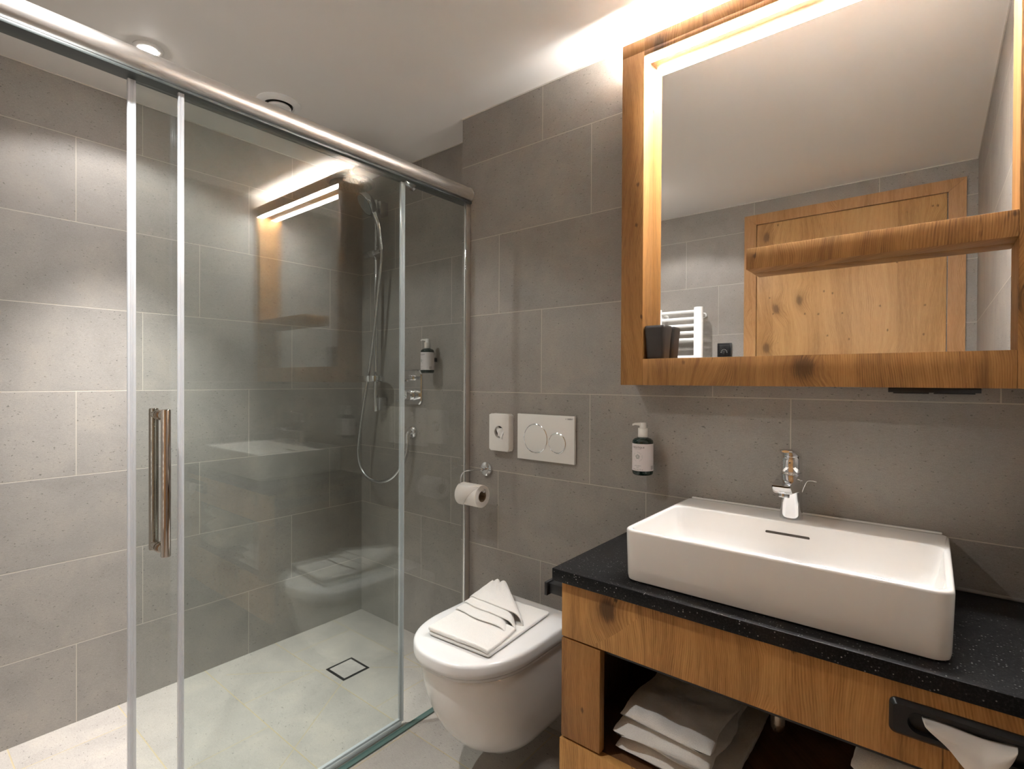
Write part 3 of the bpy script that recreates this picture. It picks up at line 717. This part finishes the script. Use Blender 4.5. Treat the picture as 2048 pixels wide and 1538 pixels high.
bm = nb(); box(bm, 1.645, W_R-.001, CY, -.0008, .7370, COUNTER_Z, .002)
ct = finish('countertop', bm, M['granite'], loc=(2.08, -.23, .737)); tag(ct, 'black speckled granite countertop on the oak vanity', 'countertop')
for a_, b_ in ((1.646, 1.8105), (2.3985, W_R-.002)):
    bm = nb(); box(bm, a_, b_, -.006, -.0008, COUNTER_Z, COUNTER_Z+.008, .002); finish('silicone_joint', bm, M['silicone'], ct, label='pale grey silicone joint along the wall')

# washbasin
SX0, SX1, SY0, SZ = 1.812, 2.397, -.420, .885
wb = thing('washbasin', 'rectangular white ceramic countertop washbasin', 'washbasin', ((SX0+SX1)/2, -.21, COUNTER_Z))
bm = nb()
z0 = COUNTER_Z+.0006
rings = [rrect(SX0+.010, SX1-.010, SY0+.010, -.006, .020, z0), rrect(SX0+.005, SX1-.005, SY0+.005, -.004, .024, z0+.003), rrect(SX0+.003, SX1-.003, SY0+.003, -.002, .026, z0+.012),
         rrect(SX0, SX1, SY0, -.001, .028, SZ-.006), rrect(SX0+.0008, SX1-.0008, SY0+.0008, -.001, .0275, SZ-.002), rrect(SX0+.003, SX1-.003, SY0+.003, -.0012, .026, SZ),
         rrect(SX0+.009, SX1-.009, SY0+.009, -.112, .026, SZ), rrect(SX0+.0112, SX1-.0112, SY0+.0112, -.1145, .026, SZ-.0015), rrect(SX0+.012, SX1-.012, SY0+.012, -.1155, .028, SZ-.005),
         rrect(SX0+.020, SX1-.020, SY0+.017, -.123, .030, SZ-.050), rrect(SX0+.028, SX1-.028, SY0+.024, -.130, .032, SZ-.074), rrect(SX0+.040, SX1-.040, SY0+.036, -.142, .032, SZ-.086), rrect(SX0+.065, SX1-.065, SY0+.062, -.165, .03, SZ-.090), rrect(SX0+.2, SX1-.2, SY0+.12, -.21, .02, SZ-.0925)]
loft(bm, rings); basin = finish('basin', bm, M['ceramic'], wb, angle=45)
bm = nb(); box(bm, SX0+.012, SX1-.012, -.010, -.001, SZ+.0002, SZ+.005, .0022); finish('rear_lip', bm, M['ceramic'], wb)
bm = nb(); pts = []
ox0, ox1, oz = 2.050, 2.140, .8555
for cx, a0 in ((ox1, -90), (ox0, 90)):
    for i in range(9): a = R(a0+180*i/8); pts.append(Vector((cx+.0032*math.cos(a), 0, oz+.0032*math.sin(a))))
oy = -.1188
loft(bm, [[Vector((p_.x, oy-.0012+(SZ-.05-p_.z)*0, p_.z)) for p_ in pts], [Vector((p_.x, oy+.004, p_.z)) for p_ in pts]]); finish('overflow_slot', bm, M['slot'], wb)
bm = nb(); lathe(bm, (2.104, -.255, SZ-.0925), [(.032, .0), (.032, .003), (.028, .006), (.004, .007)], 32); finish('drain_plug', bm, M['chrome'], wb)

# tap
FX, FY = 2.093, -.062
t = thing('basin_mixer_tap', 'chrome single lever mixer tap on the washbasin rear ledge', 'tap', (FX, FY, SZ))
bm = nb()
N = 40
def orr(z, rx_, ry_, dy=0.0, p=2.4):
    return [Vector((FX+rx_*math.copysign(abs(math.cos(2*math.pi*i/N))**(2/p), math.cos(2*math.pi*i/N)), FY+dy+ry_*math.copysign(abs(math.sin(2*math.pi*i/N))**(2/p), math.sin(2*math.pi*i/N)), z)) for i in range(N)]
loft(bm, [orr(SZ+.0005, .0260, .0255), orr(SZ+.003, .0262, .0257), orr(SZ+.012, .0252, .0247), orr(SZ+.040, .0236, .0232), orr(SZ+.065, .0232, .0230), orr(SZ+.090, .0236, .0236), orr(SZ+.1135, .0238, .0238), orr(SZ+.1145, .0230, .0230)]); finish('body', bm, M['chrome'], t, angle=50)
bm = nb()
def spr(y, hw, zt_, zb): return [Vector((FX+a*hw, y, z_)) for a, z_ in ((1, zb+.003), (1, zt_-.003), (.9, zt_), (-.9, zt_), (-1, zt_-.003), (-1, zb+.003), (-.8, zb), (.8, zb))]
loft(bm, [spr(FY+.010, .0215, SZ+.1140, SZ+.066), spr(FY-.020, .0230, SZ+.1125, SZ+.068), spr(FY-.050, .0225, SZ+.1090, SZ+.072), spr(FY-.085, .0215, SZ+.1040, SZ+.0745), spr(FY-.100, .0205, SZ+.1015, SZ+.0765), spr(FY-.110, .0200, SZ+.0995, SZ+.0860), spr(FY-.119, .0190, SZ+.0975, SZ+.0940)]); finish('spout', bm, M['chrome'], t, angle=35)
bm = nb(); cyl(bm, (FX, FY-.086, SZ+.0760), (FX, FY-.088, SZ+.0655), .0125, .0118, n=28, bev=.001); finish('aerator', bm, M['chrome_soft'], t)
bm = nb()
loft(bm, [orr(SZ+.1150, .0225, .0225), orr(SZ+.1165, .0235, .0235), orr(SZ+.140, .0232, .0232), orr(SZ+.150, .0226, .0226, .001), orr(SZ+.157, .0205, .0200, .003), orr(SZ+.160, .015, .014, .006)])
lev = [(FX, FY+.020, SZ+.149), (FX, FY+.002, SZ+.157), (FX, FY-.022, SZ+.164), (FX, FY-.048, SZ+.171), (FX, FY-.066, SZ+.174), (FX, FY-.074, SZ+.173)]
rg2 = []
for (a, b, c_), hw, th in zip(lev, (.016, .0225, .0215, .0195, .0160, .0085), (.006, .010, .0085, .0055, .0042, .003)):
    rg2.append([Vector((a+hw*math.cos(2*math.pi*i/20), b, c_+th*math.sin(2*math.pi*i/20))) for i in range(20)])
loft(bm, rg2); finish('lever', bm, M['chrome'], t, angle=50)
bm = nb(); tube(bm, catmull([(FX+.012, FY+.030, SZ+.0005), (FX+.014, FY+.031, SZ+.045), (FX+.026, FY+.033, SZ+.085), (FX+.036, FY+.033, SZ+.092), (FX+.050, FY+.032, SZ+.091)], 8), .0016, 10); finish('popup_rod', bm, M['chrome'], t)
bm = nb(); cyl(bm, (FX, FY-.0238, SZ+.140), (FX, FY-.0245, SZ+.140), .0018, n=12); finish('marker_dot', bm, M['gap'], t)

# tissue dispenser in the drawer front
t = thing('tissue_dispenser', 'black tissue dispenser set in the oak drawer front', 'tissue dispenser', (2.44, VY, .68))
tx0, tx1, tz0, tz1 = 2.313, 2.518, .648, .706
def trr(ins, y, r=.010): return [Vector((p_.x, y, p_.y)) for p_ in rrect(tx0+ins, tx1-ins, tz0+ins, tz1-ins, r, 0, 8)]
bm = nb()
sx0, sx1, sz0, sz1 = 2.338, 2.502, .662, .693
slot = [Vector((p_.x, 0, p_.y)) for p_ in rrect(sx0, sx1, sz0, sz1, (sz1-sz0)/2-.0002, 0, 8)]
def srr(s, y): 
    cx, cz = (sx0+sx1)/2, (sz0+sz1)/2
    return [Vector((cx+(p_.x-cx)*(1+s/.082), y, cz+(p_.z-cz)*(1+s/.0155))) for p_ in slot]
loft(bm, [trr(0, VY-.0004), trr(0, VY-.004), trr(.006, VY-.011, .007), srr(.0012, VY-.011), srr(.0012, VY-.0118), srr(.0004, VY-.0118), srr(0, VY-.010), srr(-.001, VY-.0012)], True, True); finish('plate', bm, M['black'], t, angle=25)
bm = nb(); nu, nv = 26, 16; g = []
for j in range(nv+1):
    row = []
    for i in range(nu+1):
        u_, v_ = i/nu, j/nv
        wv = u_/.66 if u_ < .66 else (1-u_)/.34
        wv = wv**.85
        xx = 2.355 + .112*u_ + .004*math.sin(u_*9)*v_ + .010*v_*(.5-u_)
        yy = VY-.002-.026*math.sin(min(1, v_*1.5)*1.57)-.004*math.sin(u_*8+v_*2)*v_-.004*math.sin(math.pi*u_)
        zz = .6875+.002*math.sin(u_*7)*(1-v_) + .004*math.sin(v_*3.1) - .056*wv*v_**1.15
        row.append(bm.verts.new((xx, yy, zz)))
    g.append(row)
for j in range(nv):
    for i in range(nu): bm.faces.new((g[j][i], g[j][i+1], g[j+1][i+1], g[j+1][i]))
ob = finish('tissue', bm, M['paper'], t, angle=80); s_ = ob.modifiers.new('thick', 'SOLIDIFY'); s_.thickness = .0007; s_ = ob.modifiers.new('soft', 'SUBSURF'); s_.render_levels = 1

# black towel bar on the vanity's left side
t = thing('towel_bar', 'black square towel bar on the left side of the vanity', 'towel bar', (1.62, -.43, .70))
bm = nb(); box(bm, 1.6045, 1.6125, -.436, -.050, .682, .7155, .001); finish('bar', bm, M['black_matt'], t)
for ya, yb in ((-.428, -.392), (-.090, -.054)):
    bm = nb(); box(bm, 1.6125, VX0+.001, ya, yb, .687, .7115, .001); finish('bracket', bm, M['black_matt'], t)

# bottle trap under the basin
t = thing('bottle_trap', 'chrome drain trap hanging behind the drawer front in the niche', 'drain trap', (2.106, -.25, .45))
bm = nb(); lathe(bm, (2.106, -.25, 0), [(.004, .452), (.010, .454), (.0145, .462), (.0155, .474), (.0155, .505), (.019, .507), (.019, .530), (.015, .532), (.015, .60), (.022, .61), (.022, .73)], 28); finish('trap_body', bm, M['glass_drop'], t)
bm = nb(); cyl(bm, (2.124, -.25, .540), (2.19, -.25, .540), .013, n=20); cyl(bm, (2.088, -.262, .500), (2.088, -.262, .70), .005, n=12); cyl(bm, (2.130, -.262, .505), (2.130, -.262, .70), .005, n=12); finish('pipe', bm, M['chrome_soft'], t)

# folded bath towels in the niche
def folded_towel(x0, x1, y0, y1, z0, z1, layers, label, group=None, seed=0.0, amp=.006, pw=3.4):
    t = thing('bath_towel', label, 'towel', ((x0+x1)/2, (y0+y1)/2, z0), group)
    lh = (z1-z0)/layers; ny, M_ = 44, 64
    for k in range(layers):
        bm = nb(); ins = .010*k; rings_ = []
        za, zb = z0+lh*k+.0006, z0+lh*(k+1)+(.006 if k < layers-1 else 0)
        for j in range(ny+1):
            q = j/ny; yy = y0+ins+(y1-y0-ins)*q; rp = []
            e = min(1.0, q/.12); sc = math.sqrt(max(0.02, 1-(1-e)**2)); hh, zc = (zb-za)/2, (za+zb)/2
            for i in range(M_):
                a_ = 2*math.pi*i/M_; ca, sa = math.cos(a_), math.sin(a_); p = 3.4
                p = pw; px = (x0+x1)/2 + ((x1-x0)/2-ins*.4)*math.copysign(abs(ca)**(2/p), ca)
                pz = zc + hh*sc*math.copysign(abs(sa)**(2/p), sa)
                w1 = noise.noise(Vector((px*9+seed+yy*5, yy*6-px*4, k*3.1+seed)))
                w2 = noise.noise(Vector((px*26+seed, yy*15+px*9, pz*20+k)))
                w3 = noise.noise(Vector((px*70, yy*60+seed, pz*70)))
                if sa > 0: pz += (amp*(w1*1.1-.4)+amp*.55*w2)*min(1, sa*1.6)*(1 if k == layers-1 else .45)
                px += amp*.7*noise.noise(Vector((pz*38+k, yy*14+seed, 1.7)))*abs(ca)
                rp.append(Vector((px+.0012*w3, yy+amp*.9*noise.noise(Vector((px*14, pz*30, seed+k)))*(1-e), max(pz, za)+.0012*w3*max(sa, 0))))
            rings_.append(rp)
        loft(bm, rings_)
        finish('fold', bm, M['towel'], t, angle=80)
    return t
folded_towel(1.790, 2.045, -.408, -.03, .3505, .3850, 1, 'white bath towel, lower of two stacked in the left of the vanity niche', 'bath towels in the vanity niche', 1.1, .006)
folded_towel(1.790, 2.010, -.412, -.035, .3862, .4600, 2, 'white bath towel, upper of two stacked in the left of the vanity niche', 'bath towels in the vanity niche', 4.4, .017, 2.7)
folded_towel(2.248, 2.470, -.405, -.03, .3505, .5600, 3, 'white bath towel stacked high at the right end of the vanity niche', 'bath towels in the vanity niche', 8.2, .006)

# ------------------------------------------------------------------ mirror with oak frame
FYF, MY = -.100, -.036
FX0, FXI, FXR = 1.641, 1.710, 2.494
FZB, FZI, FZT, FZTI = 1.213, 1.289, 2.217, 2.164
mr = thing('wall_mirror', 'large wall mirror in a deep rustic oak frame with built in light', 'mirror', (2.08, 0, FZB))
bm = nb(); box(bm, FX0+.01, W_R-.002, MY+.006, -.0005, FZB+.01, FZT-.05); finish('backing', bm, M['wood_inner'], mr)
bm = nb(); box(bm, FXI-.004, FXR+.004, MY, MY+.005, FZI-.004, FZTI+.004); finish('mirror_glass', bm, M['mirror'], mr)
bm = nb(); box(bm, FX0, FXI, FYF, -.0005, FZB, FZT-.038, .001); box(bm, FX0, FXI, FYF, FYF+.024, FZT-.039, FZT, .001); finish('frame_left', bm, M['wood_frame'], mr)
bm = nb(); box(bm, FXR, W_R-.0015, FYF, -.0005, FZB, FZT, .001); finish('frame_right', bm, M['wood_frame'], mr)
bm = nb(); box(bm, FXI+.0004, FXR-.0004, FYF, -.0005, FZB, FZI, .001); finish('frame_bottom', bm, M['wood_frame'], mr)
bm = nb(); box(bm, FXI+.0004, FXR-.0004, FYF, -.0005, FZTI, FZT-.038, .001); box(bm, FXI+.0004, FXR-.0004, FYF, FYF+.024, FZT-.039, FZT, .001); finish('frame_top', bm, M['wood_frame'], mr)
bm = nb(); box(bm, 1.9915, FXR-.0004, FYF, MY-.0005, 1.511, 1.5636, .001); finish('shelf', bm, M['wood_frame'], mr)
bm = nb(); box(bm, FXI+.003, FXR-.003, FYF+.005, FYF+.040, FZTI-.0018, FZTI-.0002); finish('light_strip', bm, M['led'], mr, label='glowing light strip')
bm = nb(); box(bm, FX0+.045, FXR-.01, -.056, -.026, FZT-.0378, FZT-.030, .001); finish('uplight_strip', bm, M['led_up'], mr, label='glowing strip on top of the frame')

t = thing('socket_box', 'flat black box mounted under the mirror frame', 'socket', (2.36, -.06, FZB))
bm = nb(); box(bm, 2.288, 2.443, -.082, -.004, FZB-.0105, FZB-.0004, .0008); finish('housing', bm, M['black'], t)
for a, b in ((2.297, 2.359), (2.367, 2.434)):
    bm = nb(); box(bm, a, b, -.079, -.010, FZB-.0132, FZB-.0105, .0006); finish('flap', bm, M['black_matt'], t)

t = thing('bathroom_tumbler', 'dark brown square tumbler on the mirror frame ledge', 'tumbler', (1.7435, -.068, FZI))
bm = nb()
cx, cy = 1.7440, -.0685
def cr_(h, r, rad, z): return rrect(cx-h, cx+h, cy-r, cy+r, rad, z, 6)
loft(bm, [cr_(.024, .021, .008, FZI+.0005), cr_(.0265, .0235, .009, FZI+.004), cr_(.0295, .0265, .010, FZI+.055), cr_(.0322, .0292, .010, FZI+.086), cr_(.0322, .0292, .010, FZI+.092), cr_(.0305, .0275, .009, FZI+.0955), cr_(.0285, .0255, .009, FZI+.0945), cr_(.027, .024, .009, FZI+.085), cr_(.022, .019, .007, FZI+.008)]); finish('cup', bm, M['cup'], t, angle=50)

# ------------------------------------------------------------------ on the door wall, seen in the mirror
t = thing('towel_radiator', 'white ladder towel radiator on the door wall, seen in the mirror', 'radiator', (1.12, D+.08, .5))
ry_ = D+.080
for x in (.992, 1.253):
    bm = nb(); N = 24
    loft(bm, [[Vector((x+.028*s_*math.cos(2*math.pi*i/N), ry_+.019*s_*math.sin(2*math.pi*i/N), z)) for i in range(N)] for s_, z in ((.9, .50), (1, .504), (1, 1.676), (.9, 1.680))]); finish('upright', bm, M['white_enamel'], t)
zs = [1.655, 1.612, 1.569, 1.526, 1.483] + [1.375-.043*i for i in range(6)] + [1.05-.043*i for i in range(6)] + [.73-.043*i for i in range(5)]
for z in zs:
    bm = nb(); cyl(bm, (.992, ry_-.004, z), (1.253, ry_-.004, z), .0105, n=16); finish('rung', bm, M['white_enamel'], t)
for z in (1.635, .56):
    for x in (1.02, 1.262):
        bm = nb(); cyl(bm, (x, D+.0005, z), (x, ry_-.010, z), .011, n=20); cyl(bm, (x, D+.0005, z), (x, D+.012, z), .017, n=20); finish('wall_bracket', bm, M['white_enamel'], t)
t = thing('thermostat_switch', 'black square wall thermostat between radiator and door, seen in the mirror', 'switch', (1.385, D, 1.417))
bm = nb(); box(bm, 1.344, 1.426, D+.0005, D+.0095, 1.376, 1.458, .0015); finish('frame', bm, M['black'], t)
bm = nb(); box(bm, 1.356, 1.414, D+.0096, D+.0145, 1.388, 1.446, .0015); finish('dial_plate', bm, M['black'], t)
bm = nb()
for i in range(7):
    a = R(180*i/6); cyl(bm, (1.385+.017*math.cos(a), D+.0145, 1.402+.017*math.sin(a)), (1.385+.017*math.cos(a), D+.0149, 1.402+.017*math.sin(a)), .0016, n=8)
finish('scale_dots', bm, M['ink_white'], t)
bm = nb(); cyl(bm, (1.385, D+.0145, 1.401), (1.385, D+.024, 1.401), .0095, n=24, bev=.001); finish('knob', bm, M['black_matt'], t)
